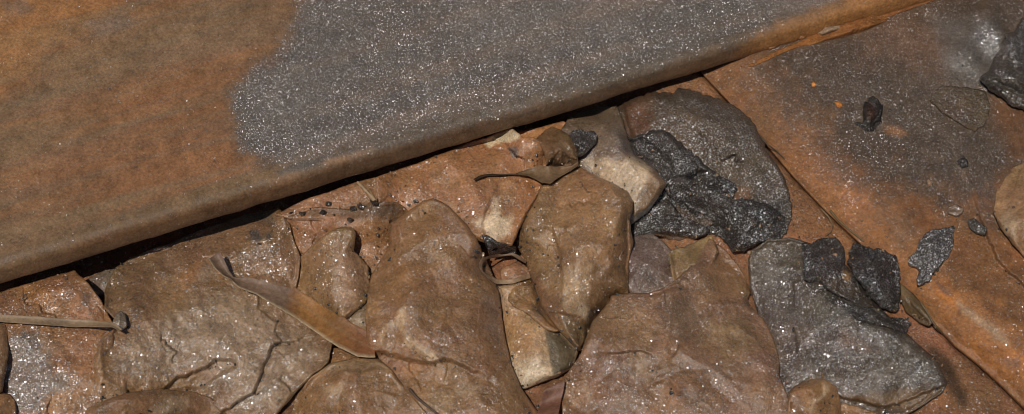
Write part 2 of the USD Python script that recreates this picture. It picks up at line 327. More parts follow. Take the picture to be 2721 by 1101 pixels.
sp = [(S('1990,190 2060,240 2140,330 2200,420 2290,490 2400,520 2500,560 2600,560 2700,520 2900,400 2900,-300 2300,-300 2220,-20 2050,110'), (.070, .055, .040), .95, 120, (.6, .12, .4)),
      (S('2260,30 2480,60 2560,110 2500,190 2300,140'), (.17, .10, .06), .6, 60),
      (S('2480,50 2650,40 2690,150 2630,230 2520,200'), (.10, .098, .095), .75, 34, (.75, .3, .3)), (S('2585,60 2625,55 2665,100 2660,160 2625,160 2590,110'), (.10, .098, .092), .9, 12, (1, 1, .1)),  # grey flake patches put the bright highlight into the surface colour
      (P(2221, 0, '320,830 420,840 480,880 420,900 330,880'), (.30, .15, .06), .7, 12),
      (S('2640,260 2780,250 2800,450 2690,420 2640,340'), (.14, .075, .04), .8, 30, (.1, .03, .4)),
      (S('2090,450 2190,535 2290,625 2410,745 2540,895 2721,1060 2850,1200 2900,1100 2721,900 2600,790 2470,690 2330,590 2200,480 2110,400'), (.30, .135, .042), .75, 50),
      (P(2221, 680, '690,170 760,250 830,320 780,330 700,280 650,220'), (.40, .16, .035), .7, 14),
      (P(2221, 680, '1100,560 1238,690 1238,760 1140,680 1040,600'), (.38, .16, .045), .7, 18),
      (P(2221, 680, '800,300 900,370 1010,430 1100,520 1150,590 1100,590 1000,500 900,420 820,340'), (.33, .26, .19), .75, 12),
      (P(2221, 680, '640,150 700,190 770,250 750,270 690,230'), (.12, .07, .05), .8, 8),
      (P(2221, 680, '1110,680 1200,690 1200,730 1120,720'), (.16, .10, .08), .7, 10),
      (P(2221, 400, '90,260 200,300 220,400 120,420 60,340'), (.34, .14, .045), .6, 34),
      (P(2221, 400, '125,310 165,315 160,335 130,330'), (.18, .10, .06), .8, 4), (P(2221, 400, '930,685 965,685 960,705 935,703'), (.13, .09, .07), .8, 4),
      (P(2221, 400, '390,630 410,640 450,690 430,695'), (.16, .09, .04), .8, 6), (P(2221, 400, '840,610 900,620 890,660 850,650'), (.16, .10, .07), .6, 8)]
col, dat = paint(src, RUST, (.165, .09, .045), 31, sp, .06, .012, .2)
tag(put('steel_sleeper', v, f, 'rusty_steel', col, dat), 'rusty orange steel sleeper with grey dusty top running diagonally under the rail', 'sleeper')
sg = hg[sdf(hg, sl) > 0]; msk = (sdf(hg, sl) > 0).reshape(HM.shape); HM[msk] = np.maximum(HM[msk], sleeper_z(sg))

# ------------------------------------------------------------------ the rail foot, top left
A, B = V('0,716')[0], V('1900,138')[0]
wa, wb = at(A, .0046)[0], at(B, .0048)[0]
e = (wb - wa) / np.linalg.norm(wb - wa); inn = np.array([-e[1], e[0], 0])
prof = [(.060, .0030), (.012, .0030), (.0012, .0030), (.0003, .0035), (0, .0045), (.0002, .0065), (.0008, .0085)]
for k in range(1, 9):
    a = k / 8 * math.radians(80); prof.append((.0008 + .0052 * (1 - math.cos(a)), .0085 + .0036 * math.sin(a)))
x, z = prof[-1]
while x < .26:
    h_ = .0006 if x < .135 else .004; x += h_; z += h_ * .115; prof.append((x, z))
prof = np.array(prof)
ss = np.r_[np.arange(-.16, -.03, .004), np.arange(-.03, .31, .0007), np.arange(.31, .5, .004)]
D, SS = np.meshgrid(prof[:, 0], ss, indexing='ij'); Zp = np.repeat(prof[:, 1][:, None], len(ss), 1)
q = np.c_[SS.ravel() * 1000, D.ravel() * 1000, Zp.ravel() * 1000]
top = np.repeat((np.arange(len(prof)) > 3)[:, None], len(ss), 1).ravel()
wave = (meshkit.fbm(q * [.02, .06, .06], 3, 3) - .5) * .0007 + (meshkit.fbm(q * [.12, .5, .5], 3, 5) - .5) * .00009
edgew = (meshkit.fbm(np.c_[q[:, 0] * .12, q[:, 0] * 0, q[:, 0] * 0], 4, 9) - .5) * .0010 * np.exp(-q[:, 1] / 6)
Pw = wa + e * (SS.ravel())[:, None] + inn * (D.ravel() + edgew)[:, None]
Pw[:, 2] += Zp.ravel() - .0035 + wave * top
n_p, n_s = Zp.shape
i0 = (np.arange(n_p - 1)[:, None] * n_s + np.arange(n_s - 1)[None]).ravel()
f = np.vstack([np.c_[i0, i0 + 1, i0 + n_s], np.c_[i0 + 1, i0 + n_s + 1, i0 + n_s]])
back = np.arange(n_s); lastrow = (n_p - 1) * n_s + back
f = np.vstack([f, np.c_[lastrow[:-1], lastrow[1:], back[:-1]], np.c_[lastrow[1:], back[1:], back[:-1]]])
src = px_of(Pw)
st = np.c_[q[:, 0] * .012, q[:, 1] * .16, q[:, 2] * .16]
s1, s2, s3 = meshkit.fbm(st, 4, 41), meshkit.fbm(st * [1.6, 2.2, 2.2] + 9, 4, 43), meshkit.fbm(q * .06, 4, 47)
c0, c1, c2 = np.array((.225, .10, .04)), np.array((.20, .115, .055)), np.array((.15, .105, .07))
k1, k2 = smooth01((s1 - .5) * 3.2 + .5)[:, None], smooth01((s2 - .56) * 5 + .5)[:, None] * .35
rcol = (c0 * (1 - k1) + c1 * k1) * (1 - k2) + c2 * k2
rcol *= (1 + .5 * (s3 - .5))[:, None]
GREY = V('748,-60 742,40 715,95 695,140 640,165 600,205 578,240 572,275 590,310 594,350 605,385 660,412 720,422 800,406 950,376 1200,312 1500,228 1750,146 1900,92 2100,14 2200,-60')
dg = sdf(src, GREY); low = smooth01((src[:, 1] - 380) / 60)
wgt = smooth01((dg + n2(src, 30, 71, 4) * 30 + n2(src, 8, 72, 2) * 34) / (70 + 20 * smooth01((src[:, 0] - 620) / 200)) + .5) * .95
gcol = np.array((.104, .084, .063)) * (1 + .3 * (s2 - .5) + .4 * (s3 - .5))[:, None] + np.array((.035, .012, 0)) * smooth01((s1 - .5) * 4 + .3)[:, None]
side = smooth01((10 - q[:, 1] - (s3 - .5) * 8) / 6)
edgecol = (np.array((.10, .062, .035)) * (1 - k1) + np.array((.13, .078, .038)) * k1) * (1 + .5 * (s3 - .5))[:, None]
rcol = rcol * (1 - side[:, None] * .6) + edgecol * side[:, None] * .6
right = smooth01((src[:, 0] - 1930) / 120)[:, None] * side[:, None]
rcol = rcol * (1 - right) + np.array((.33, .15, .05)) * right
rcol = rcol * (1 - wgt[:, None]) + gcol * wgt[:, None]
extra = [(V('-60,-60 330,-60 260,50 120,110 60,190 -60,260'), (.34, .15, .045), .45, 50), (V('215,60 300,40 330,55 250,85'), (.17, .13, .10), .6, 25), (V('0,0 60,0 80,20 10,40'), (.15, .12, .10), .5, 20),
         (V('690,430 760,405 850,385 910,372 930,376 850,402 760,425 705,442'), (.085, .085, .085), .8, 9), (V('800,410 860,390 930,372 940,380 880,402 820,418'), (.34, .17, .07), .6, 8),
         (V('690,450 740,430 760,435 700,470'), (.30, .15, .07), .4, 10)]
for sh, c, amt, soft in extra:
    w = (smooth01((sdf(src, sh) + n2(src, 30, 81, 4) * soft * 2) / soft * .5 + .5) * amt * (1 - .5 * wgt))[:, None]; rcol = rcol * (1 - w) + np.array(c) * w
rng = np.random.default_rng(5)
for k in range(26):                                         # small dark pits in the rust
    x, y = rng.uniform(0, 1500), rng.uniform(0, 600); w = smooth01((rng.uniform(3, 7) - np.hypot(src[:, 0] - x, src[:, 1] - y) + n2(src, 10, k, 2) * 4) / 4 + .3)[:, None] * .55; rcol = rcol * (1 - w) + np.array((.07, .05, .04)) * w
gl = .035 + wgt * (.85 + .25 * (s3 - .5)) * (1 - .55 * side); gl = np.where(wgt < .5, np.maximum(.018, .05 * smooth01((s3 - .42) * 5)), gl)
dat = np.c_[gl, .010 + .010 * wgt * (1 - side), np.full(len(gl), .12) + .2 * wgt]
tag(put('rail_foot', Pw, f, 'rusty_steel', np.clip(rcol, .004, .9), np.clip(dat, 0, 1)), 'wide rusty rail foot with grey glittering dust over its right half', 'rail')
inslab = sdf(hg, np.vstack([A, B, V('2300,0')[0] + [200, -90], [-400, -420], [-420, 880]]))
# ------------------------------------------------------------------ dry leaves, grass and twigs
def ribbon(name, up, lo, label, cat, parent='/World', n=60, m=9, lift=(.0008, .0008), sag=0.0, c0=(.3, .15, .06), cols=(), thick=.00025, seed=1, curl=0., zs=None, rimcol=None, wave=.0006):
    """a leaf between two photo-plane rails, lying over what is beneath it"""
    u, l = resample(up, 2, False), resample(lo, 2, False)
    t = np.linspace(0, 1, n); u = np.stack([np.interp(t, np.linspace(0, 1, len(u)), u[:, k]) for k in (0, 1)], 1); l = np.stack([np.interp(t, np.linspace(0, 1, len(l)), l[:, k]) for k in (0, 1)], 1)
    u = u + 2.2 * np.c_[n2(u, 16, seed + 50, 3), n2(u, 16, seed + 51, 3)]; l = l + 2.2 * np.c_[n2(l, 16, seed + 52, 3), n2(l, 16, seed + 53, 3)]
    w = np.linspace(0, 1, m)
    p = (u[:, None] * (1 - w[None, :, None]) + l[:, None] * w[None, :, None])
    h = np.array([hm(p[i]).max() for i in range(n)])
    k = max(n // 8, 3); hx = np.array([h[max(0, i - k // 2):i + k // 2 + 1].max() for i in range(n)]); ker = np.hanning(2 * k + 1); ker /= ker.sum()
    hs = np.convolve(np.pad(hx, k, mode='edge'), ker, 'valid')
    if zs is not None: hs = hs + np.interp(t, *zs)
    z = hs[:, None] + lift[0] * (1 - w) + lift[1] * w + curl * (2 * w[None] - 1) ** 2 - sag * (1 - (2 * w[None] - 1) ** 2) + (n2(p.reshape(-1, 2), 60, seed, 2).reshape(n, m)) * wave
    z = np.maximum(z, hs[:, None] * 0 + np.array([hm(p[i]) for i in range(n)]) + .0002)
    top = at(p.reshape(-1, 2), z.ravel()); bot = top - [0, 0, thick]
    q = (np.arange(n - 1)[:, None] * m + np.arange(m - 1)[None]).ravel(); N = n * m
    f = [np.c_[q, q + m, q + 1], np.c_[q + 1, q + m, q + m + 1], np.c_[q + N, q + 1 + N, q + m + N], np.c_[q + 1 + N, q + m + 1 + N, q + m + N]]
    loop = np.r_[np.arange(m), np.arange(1, n) * m + m - 1, (n - 1) * m + np.arange(m - 2, -1, -1), np.arange(n - 2, 0, -1) * m]
    nx = np.roll(loop, -1); f += [np.c_[loop, nx, loop + N], np.c_[nx, nx + N, loop + N]]
    P2 = np.vstack([p.reshape(-1, 2)] * 2); T2 = np.tile(np.repeat(t, m), 2); W2 = np.tile(np.tile(w, n), 2)
    col = np.tile(c0, (len(P2), 1)).astype(float)
    if len(cols): col = np.stack([np.interp(T2, [c[0] for c in cols], [c[1][k] for c in cols]) for k in range(3)], 1)
    col = col * (1 + .8 * n2(P2, 50, seed, 3) + .3 * n2(P2 * [1, 3], 12, seed + 2, 2))[:, None]
    if rimcol is not None:
        mid = np.exp(-((W2 - .5 - .1 * np.sin(T2 * 7)) / .05) ** 2)[:, None] * .25; col = col * (1 - mid) + np.array(rimcol) * mid * .6; col = col * (1 - .22 * smooth01(np.sin((T2 * 60 + np.abs(W2 - .5) * 9) * 2) - .5))[:, None]; k = smooth01((W2 - .9) / .06)[:, None] * .9; col = col * (1 - k) + np.array(rimcol) * k
    return tag(put(name, np.vstack([top, bot]), np.vstack(f), 'leaf', np.clip(col, .01, .9), None, parent), label, cat)
# ------------------------------------------------------------------ the ballast stones, lowest first
TAN, BRN, PNK = (.27, .165, .085), (.22, .13, .068), (.31, .18, .11)
GRYT, PALE = (.27, .19, .125), (.50, .42, .32)
BLK = (.035, .033, .034)
stone('stone', P(0, 680, '540,170 620,135 700,95 760,80 800,140 740,230 690,260 640,265 590,240'), 'small grey stone wedged in the dark gap under the rail edge', gap=.004, H=.002, edge=20, base=(.17, .14, .12), second=(.14, .11, .09), seed=3, glit=.1)
stone('stone', P(1200, 300, '380,130 600,90 735,55 790,90 720,180 560,220 420,210'), 'flat orange stone between pale capped stone and the rail edge', gap=.0105, H=.0012, edge=20, base=(.38, .20, .10), second=(.30, .16, .08), seed=4, glit=.05)
stone('stone', P(700, 450, '80,300 200,235 300,188 450,140 620,80 745,50 768,80 766,140 745,200 770,260 600,330 380,330 200,330'), 'flat pinkish brown stone with a pale twig on it, beside the rail edge', gap=.0112, H=.0014, edge=26, base=PNK, second=(.27, .16, .09), seed=5, glit=.14, coarse=.03)
stone('stone', P(700, 450, '540,990 600,915 690,865 760,900 760,1080 560,1080'), 'small pale grey stone showing above the orange leaf end', gap=.006, H=.0016, edge=20, base=(.27, .22, .16), second=(.24, .18, .12), seed=6)
stone('stone', V('780,900 840,875 910,885 960,900 960,960 860,980 790,980'), 'shaded brown stone in the gap below the orange leaf', gap=.0035, H=.002, edge=30, base=BRN, second=(.18, .11, .06), seed=7)
stone('stone', P(0, 680, '-260,300 -80,262 0,238 130,200 300,150 420,115 490,98 530,135 580,180 620,240 660,290 690,345 735,430 760,500 800,640 820,800 850,1000 860,1250 -260,1250'),
      'speckled orange stone at the left edge, covered in silvery sparkles', tilt=(0, -.000014), gap=.0140, H=.0035, edge=40, base=(.30, .165, .08), second=(.24, .14, .08), seed=8, glit=.20, coarse=.16, speck=.75, rough=.0009, fine=.0005, feats=[('tilt', (65, 930, 70, -.03, -.3)), ('tilt', (170, 1010, 50, -.03, -.3))],
      patches=[(P(0, 680, '60,520 260,480 330,640 330,800 450,780 470,880 350,900 240,1040 40,1040 20,880 60,700'), (.155, .14, .125), .8, 22, (1, 1, .6)), (P(0, 680, '150,210 330,240 300,330 180,330'), (.36, .18, .06), .6, 20),
               (P(0, 680, '430,520 640,520 640,780 520,800 430,650'), (.30, .16, .085), .7, 20, (.12, .05, .5)), (P(0, 680, '540,240 590,250 580,330 540,330'), (.09, .085, .08), .7, 8, (.6, .5, .6))])
stone('stone', P(1200, 300, '-490,420 -250,340 0,240 120,190 225,165 330,115 400,105 450,145 470,165 540,160 600,190 640,260 640,400 600,480 580,540 545,600 500,670 440,775 400,872 330,868 200,850 100,800 0,770 -150,700 -300,640 -480,600 -500,500'),
      'pinkish stone with pale cream cap and large sparkles, touching the rail edge', gap=.0128, H=.0038, edge=34, base=(.36, .195, .10), second=(.29, .165, .09), seed=9, glit=.12, coarse=.11, speck=.45, rough=.0009,
      feats=[('ridge', P(1200, 300, '560,420 575,500 480,660 410,860'), .0014, 18), ('step', P(1200, 300, '240,620 200,720 220,820'), .0012, 8, 60), ('groove', P(1200, 300, '622,270 612,350'), .0014, 3)],
      patches=[(P(1200, 300, '215,200 300,150 400,106 452,150 442,168 360,192 290,200 250,232'), (.62, .57, .44), .92, 5, (.05, 0, .1)), (P(1200, 300, '270,560 310,560 320,680 390,700 370,790 290,840 220,790 150,720 230,680 270,640'), (.66, .57, .45), .97, 12, (.2, .02, .2)),
               (P(1200, 300, '380,235 420,225 442,255 425,292 395,290'), (.13, .12, .125), .85, 4, (.4, .1, .2)), (P(1200, 300, '470,430 580,440 580,520 480,680 430,780 440,640'), (.32, .15, .065), .6, 18)])
stone('stone', P(1600, 500, '150,330 250,295 330,300 400,350 470,420 480,520 480,640 400,720 300,740 140,680 140,450'), 'purple grey sparkling stone between two larger brown stones', gap=.0045, H=.0035, edge=40, base=(.17, .125, .115), second=(.14, .105, .09), seed=10, glit=.45, coarse=.1)
stone('stone', P(1600, 500, '435,430 470,405 540,385 640,340 720,310 760,420 680,620 520,640 465,610'), 'small olive stone beside the black crust and the pointed brown stone', gap=.003, H=.0022, edge=24, base=(.24, .18, .09), second=(.20, .14, .08), seed=11, glit=.08)
# the dark ore stone under the rail end
ore = tag(holder('ore_stone'), 'large dark glittering ore stone with black lumpy crust beside the sleeper', 'stone').GetPath().pathString
crust = dict(mat='ore', base=(.026, .0245, .024), second=(.04, .036, .033), glit=.22, coarse=.12, speck=.4, rough=.0016, fine=.0012, jit=12, spacing=2.6, fscale=60, jit2=1.6, chip=(46, .5))
stone('body', S('1590,330 1640,287 1680,264 1733,244 1790,248 1805,234 1850,243 1915,261 1945,278 1976,301 2005,330 2028,374 2045,406 2065,440 2085,480 2098,520 2104,560 2098,600 2090,622 2025,620 1990,640 1960,650 1945,650 1905,625 1880,620 1850,632 1800,636 1740,624 1680,625 1600,640 1560,560'), parent=ore,
      gap=.0016, H=.0058, edge=60, base=(.095, .072, .05), second=(.07, .056, .043), seed=12, mat='ore', chip=(80, .3), glit=.16, coarse=.10, speck=.6, rough=.0012, fine=.0005, win=40, jit=10, jit2=1.8, tilt=(0, -.000012), spacing=3.0,
      feats=[('bump', (1870, 330, 60, .0010)), ('tilt', (1879, 335, 24, .12, -.5)), ('tilt', (1950, 420, 60, .15, -.25)), ('groove', P(1600, 180, '130,240 150,400 200,470'), .0014, 6)],
      patches=[(S('1640,400 1720,350 1800,420 1900,500 1960,520 2090,540 2110,640 1960,690 1640,660'), (.03, .028, .027), .92, 26, (.5, .25, .4)), (P(1600, 180, '540,120 780,200 930,300 1060,480 1100,600 960,520 860,360 640,280 500,200'), (.085, .075, .07), .7, 25, (.7, .25, .5)), (P(1600, 180, '130,230 330,160 330,420 180,480'), (.12, .06, .035), .75, 20, (.2, .12, .5)),
               (P(1600, 500, '310,290 430,290 640,320 560,390 450,415 380,360'), (.10, .065, .042), .9, 8, (.05, .02, .2)), (P(1600, 180, '880,780 960,790 1000,860 860,880'), (.20, .11, .06), .6, 8)])
stone('crust', P(1600, 180, '90,540 140,440 200,470 320,405 440,420 560,520 640,600 760,700 880,770 900,800 850,868 790,930 740,962 700,962 600,930 520,880 450,860 432,775 330,665 220,590'), parent=ore, gap=.0012, H=.0030, edge=30, seed=13, feats=[('tilt', (1778, 385, 60, .1, -.5)), ('tilt', (1720, 430, 40, .1, -.4)), ('tilt', (1860, 490, 50, .1, -.4)), ('groove', P(1600, 180, '420,640 480,720 560,760 640,700'), .0018, 8), ('groove', P(1600, 180, '300,500 380,560 400,640'), .0012, 6)], **crust)
stone('crust', P(1600, 500, '200,235 330,120 430,60 500,150 600,200 690,240 705,280 640,330 430,288 310,288 200,312'), parent=ore, gap=.0010, H=.0020, edge=24, seed=14, feats=[('groove', P(1600, 500, '300,180 420,200 520,190'), .0014, 5)], **crust)
stone('crust', P(1600, 180, '400,760 470,720 560,720 680,760 780,790 840,860 900,900 1000,880 1100,900 1200,960 1180,1010 1050,980 940,1000 820,1000 700,1010 560,960 470,900'), parent=ore, gap=.0004, H=.0016, edge=24, seed=17, **crust)
stone('crust', P(1600, 500, '470,110 560,150 640,200 700,200 740,180 740,240 700,262 600,215 520,170'), parent=ore, gap=.0003, H=.0010, edge=20, seed=16, **{**crust, 'base': (.11, .07, .05), 'second': (.08, .06, .045), 'glit': .3})
stone('crust', P(1600, 500, '775,130 840,88 920,62 1080,100 1180,160 1222,200 1218,275 1180,332 1050,345 1000,372 945,402 880,408 840,382 760,312 715,272 750,195'), parent=ore, gap=.0018, H=.0048, edge=34, seed=15, feats=[('tilt', (1990, 560, 60, .1, -.3)), ('groove', P(1600, 500, '930,340 960,280 1040,250'), .0014, 6)], **crust)
stone('stone', S('1470,410 1488,345 1508,316 1540,298 1600,284 1640,283 1656,320 1668,370 1690,412 1740,448 1772,488 1752,522 1725,560 1680,594 1650,606 1600,600 1500,560 1460,480'),
      'pale faceted stone with dusty grey top, between the ore stone and a tan stone', gap=.0011, H=.0052, edge=50, base=(.15, .12, .10), second=(.19, .145, .105), seed=13, glit=.38, coarse=.1, ridge=[S('1560,350 1610,420 1680,450 1725,480 1715,540')], power=.6,
      patches=[(P(1600, 180, '-120,600 0,590 100,620 200,580 310,660 320,740 230,860 210,1000 100,860 0,740 -80,680'), PALE, .85, 12, (.18, .05, .2)), (P(1600, 180, '320,680 420,755 380,830 300,930 220,980 240,860'), (.20, .135, .075), .8, 10, (.2, .03, .2)), (S('1640,340 1690,400 1760,460 1720,440 1650,400'), (.06, .055, .055), .7, 10, (.7, .3, .3))])
stone('stone', P(700, 450, '110,330 152,292 250,262 380,248 560,262 700,218 870,214 930,248 968,292 1020,420 1000,700 800,760 600,700 480,640 300,760 180,790 120,600'),
      'orange brown stone with black crumbs along its top, behind the central stone', gap=.0009, H=.0030, edge=34, base=(.28, .155, .08), second=(.22, .13, .075), seed=14, glit=.12, coarse=.05, speck=.5,
      patches=[(P(700, 450, '150,285 400,255 640,225 780,230 900,250 940,300 860,300 700,330 540,330 400,310 250,300 180,310'), (.14, .105, .08), .75, 14, (.3, .1, .85)), (P(700, 450, '560,380 900,380 860,560 760,640 640,560'), (.30, .165, .075), .6, 25), (P(700, 450, '230,360 420,330 420,400 300,420'), (.33, .17, .09), .6, 20), (P(700, 450, '330,430 390,420 370,500 330,490'), (.17, .11, .08), .6, 12)])
stone('stone', P(700, 450, '245,575 330,490 430,410 520,375 590,385 608,420 592,535 650,590 692,640 702,750 703,790 682,868 545,985 480,1010 380,940 215,790 180,770 230,680 250,640'),
      'ridged brown stone with a bright sparkling crease, just above the orange leaf', gap=.0012, H=.0052, edge=40, base=(.25, .165, .085), second=(.21, .14, .075), seed=15, glit=.14, coarse=.05, ridge=[P(700, 450, '500,450 455,560 460,680 490,800 530,930')], power=.7, jit=3,
      patches=[(P(700, 450, '480,460 600,540 690,640 700,790 550,970 500,850 460,680'), (.30, .20, .14), .7, 14, (.22, .06, .3)), (P(700, 450, '450,560 462,560 470,700 510,860 540,960 520,960 480,820 452,680'), (.36, .28, .22), .6, 6, (.6, .5, .1))])  # right facet and crease painted paler, as if lit
BIGCRACK = P(400, 680, '940,560 880,575 820,585 790,610 770,690 735,740 715,830 670,910 600,950 540,985')
stone('stone', V('262,775 266,725 290,672 340,645 450,600 560,560 620,540 700,522 722,545 735,590 757,650 752,700 740,740 770,790 800,820 838,862 825,912 785,945 740,990 690,1050 600,1100 300,1100 262,1040 238,970 236,900 258,850 300,815'),
      'broad pale brown stone that the long curled leaf lies on', tilt=(0, -.000016), gap=.0032, H=.0050, edge=70, base=(.245, .155, .085), second=(.21, .135, .08), seed=16, glit=.2, coarse=.17, speck=.4, rough=.0018, fine=.0006, fscale=90, facets=4,
      feats=[('step', BIGCRACK, .0020, 6, 90), ('groove', BIGCRACK, .0011, 4), ('area', P(400, 680, '80,880 190,800 330,750 440,690 540,690 560,730 440,800 350,860 200,880'), -.0024, 12), ('ridge', P(400, 680, '-60,440 120,420 300,330 480,330'), .0008, 16),
             ('ridge', P(400, 680, '560,960 720,880 840,800 1000,760'), .0010, 14), ('ridge', P(400, 680, '640,1030 800,960 950,880'), .0010, 14), ('ridge', P(400, 680, '520,640 700,590 820,540'), .0007, 12), ('ridge', P(400, 680, '820,700 930,640 1060,540'), .0010, 14),
             ('tilt', (545, 1015, 45, 0, -.4)), ('tilt', (690, 1060, 55, 0, -.3)), ('tilt', (600, 860, 90, 0, -.12)), ('bump', (475, 853, 14, -.0010)), ('bump', (762, 850, 13, -.0014)), ('ridge', P(0, 680, '660,640 680,800 780,870 860,880'), .0012, 14)],
      patches=[(P(400, 680, '-160,560 60,440 300,300 420,230 560,200 760,300 880,380 1060,500 1150,620 1000,820 800,1020 560,1040 540,860 420,780 250,760 100,800 -40,830 -160,780'), (.30, .24, .18), .75, 35, (.55, .4, .3)),
               (P(400, 680, '280,110 340,60 420,50 440,130 360,180 290,170'), (.26, .21, .17), .7, 12, (.3, .2, .3)), (P(400, 680, '160,140 330,40 300,150 200,200'), (.30, .155, .07), .6, 14), (P(400, 540, '650,180 700,170 750,230 700,280 650,240'), (.075, .075, .08), .85, 8, (.75, .5, .3)), (P(400, 540, '670,70 790,60 830,160 760,130 690,110'), (.09, .085, .085), .6, 14, (.6, .4, .5)),
               (P(400, 540, '760,190 800,190 790,240 750,235'), (.085, .085, .085), .8, 7, (.7, .4, .3)), (P(0, 680, '740,640 860,680 850,760 760,760'), (.20, .165, .14), .6, 16), (P(0, 680, '640,780 840,790 830,850 680,850'), (.32, .20, .12), .6, 14), (P(400, 680, '300,860 420,790 500,740 520,800 400,880'), (.30, .25, .2), .8, 14, (1, .9, .2)),
               (P(400, 680, '20,880 150,810 330,770 350,800 200,860 80,890'), (.22, .15, .075), .7, 10, (.05, .02, .3)), (P(400, 680, '600,960 760,850 820,860 700,960 620,1000'), (.30, .26, .22), .7, 18, (1, .9, .2))])
stone('stone', V('195,1070 215,1030 270,1003 330,985 400,978 480,984 530,1000 575,1045 590,1110 200,1110'), 'dark brown smooth stone cut by the bottom edge, left of the rounded front stone', gap=.0008, H=.0040, edge=50, base=(.20, .125, .068), second=(.18, .115, .065), seed=17, glit=.10, coarse=.04,
      patches=[(P(400, 680, '-20,1010 150,930 260,950 200,1000 60,1042'), (.30, .24, .18), .5, 18)])
stone('stone', P(0, 680, '-200,880 0,898 60,912 98,955 106,1000 104,1200 -200,1200'), 'brown stone in the bottom left corner', gap=.0015, H=.0035, edge=40, base=(.25, .155, .085), second=(.22, .13, .07), seed=18, glit=.05)
stone('stone', P(0, 680, '-180,440 0,438 35,452 52,500 54,620 40,740 14,885 -60,910 -180,910'), 'smooth dull brown stone cut by the left edge, below the grass blade', gap=.0018, H=.0030, edge=30, base=(.19, .125, .075), second=(.17, .11, .065), seed=19, glit=.03, coarse=.0)
# the wedge and its neighbours
stone('stone', P(1200, 680, '320,90 420,40 520,80 560,160 460,200 330,190'), 'small pinkish chip lying inside the curled dry leaf', gap=.002, H=.0016, edge=16, base=(.30, .18, .12), second=(.28, .17, .10), seed=20, spacing=2.6, glit=.1)
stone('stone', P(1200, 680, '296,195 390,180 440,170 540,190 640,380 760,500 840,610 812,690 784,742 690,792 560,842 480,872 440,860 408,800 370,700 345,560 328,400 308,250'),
      'pale wedge shaped stone with a grey side painted as shade, between the large brown stones', gap=.0022, H=.0062, edge=30, base=(.44, .36, .25), second=(.36, .27, .17), chip=(70, .12), seed=21, jit=2, glit=.12, coarse=.04, ridge=[P(1200, 680, '430,260 600,490 640,610 655,700 664,775')], power=.55, rough=.0006,
      patches=[(P(1200, 680, '345,380 480,380 560,480 560,600 440,680 370,660 345,520'), (.36, .20, .085), .65, 25, (.25, .08, .4)), (P(1200, 680, '610,490 720,520 820,620 790,740 668,785 650,700 640,600'), (.115, .10, .072), .95, 4, (.05, .01, .3)), (P(1200, 680, '400,740 560,700 640,760 480,865'), (.58, .54, .45), .9, 22)])  # right of the ridge the shade is painted into the colour
stone('stone', P(1200, 680, '385,215 415,188 480,165 540,150 600,300 660,400 712,492 680,500 620,482 560,432 470,362 402,326 372,285'), 'small ochre stone capping the pale wedge stone', gap=.0006, H=.0012, edge=14, chip=(40, .2), base=(.30, .18, .075), second=(.22, .14, .075), seed=22, spacing=2.6, jit=3, glit=.12,
      patches=[(P(1200, 680, '520,320 600,340 640,410 560,400'), (.13, .11, .11), .6, 12, (.4, .1, .3))])
# tan stone right of centre
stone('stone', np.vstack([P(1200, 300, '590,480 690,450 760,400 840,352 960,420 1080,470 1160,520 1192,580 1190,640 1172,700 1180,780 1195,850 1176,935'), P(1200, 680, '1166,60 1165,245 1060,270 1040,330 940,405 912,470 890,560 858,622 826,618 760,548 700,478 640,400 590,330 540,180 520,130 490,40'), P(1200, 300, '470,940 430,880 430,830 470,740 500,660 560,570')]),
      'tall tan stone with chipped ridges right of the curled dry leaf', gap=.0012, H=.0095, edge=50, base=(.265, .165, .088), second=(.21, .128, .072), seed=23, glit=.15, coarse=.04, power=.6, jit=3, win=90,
      ridge=[np.vstack([P(1200, 300, '780,470 960,540 1040,680'), P(1200, 680, '940,0 930,100 890,280 830,400 830,560')])],
      feats=[('step', np.vstack([P(1200, 300, '690,850 715,960'), P(1200, 680, '722,60 735,130 715,210 720,350 760,400')]), -.0014, 7, 45), ('ridge', P(1200, 300, '460,760 600,740 700,760 790,760'), .0010, 14), ('step', P(1200, 680, '710,380 820,400 890,450')[::-1], .0016, 10, 50), ('groove', np.vstack([P(1200, 300, '1160,700 1170,900'), P(1200, 680, '1155,100 1150,240')]), .0012, 5),
             ('ridge', P(1200, 300, '820,860 1000,860 1060,1000'), .0009, 20)],
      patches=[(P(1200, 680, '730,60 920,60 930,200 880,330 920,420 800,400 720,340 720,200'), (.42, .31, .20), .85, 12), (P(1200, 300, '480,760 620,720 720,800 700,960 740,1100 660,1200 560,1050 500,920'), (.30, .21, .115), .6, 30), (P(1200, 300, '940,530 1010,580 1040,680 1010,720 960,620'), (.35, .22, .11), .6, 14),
               (P(1200, 680, '840,300 930,380 900,440 830,380'), (.50, .42, .32), .8, 9), (P(1200, 680, '930,80 1160,60 1160,240 1050,260 940,390 890,300'), (.15, .095, .05), .85, 10, (.07, .01, .2)), (P(1200, 680, '720,380 890,450 880,560 830,600 740,470'), (.14, .105, .06), .85, 8)])  # last two patches paint shade onto the facets turned away
leaf = tag(holder('long_leaf'), 'long curled orange brown gum leaf with pale rim lying across the broad stone', 'leaf').GetPath().pathString
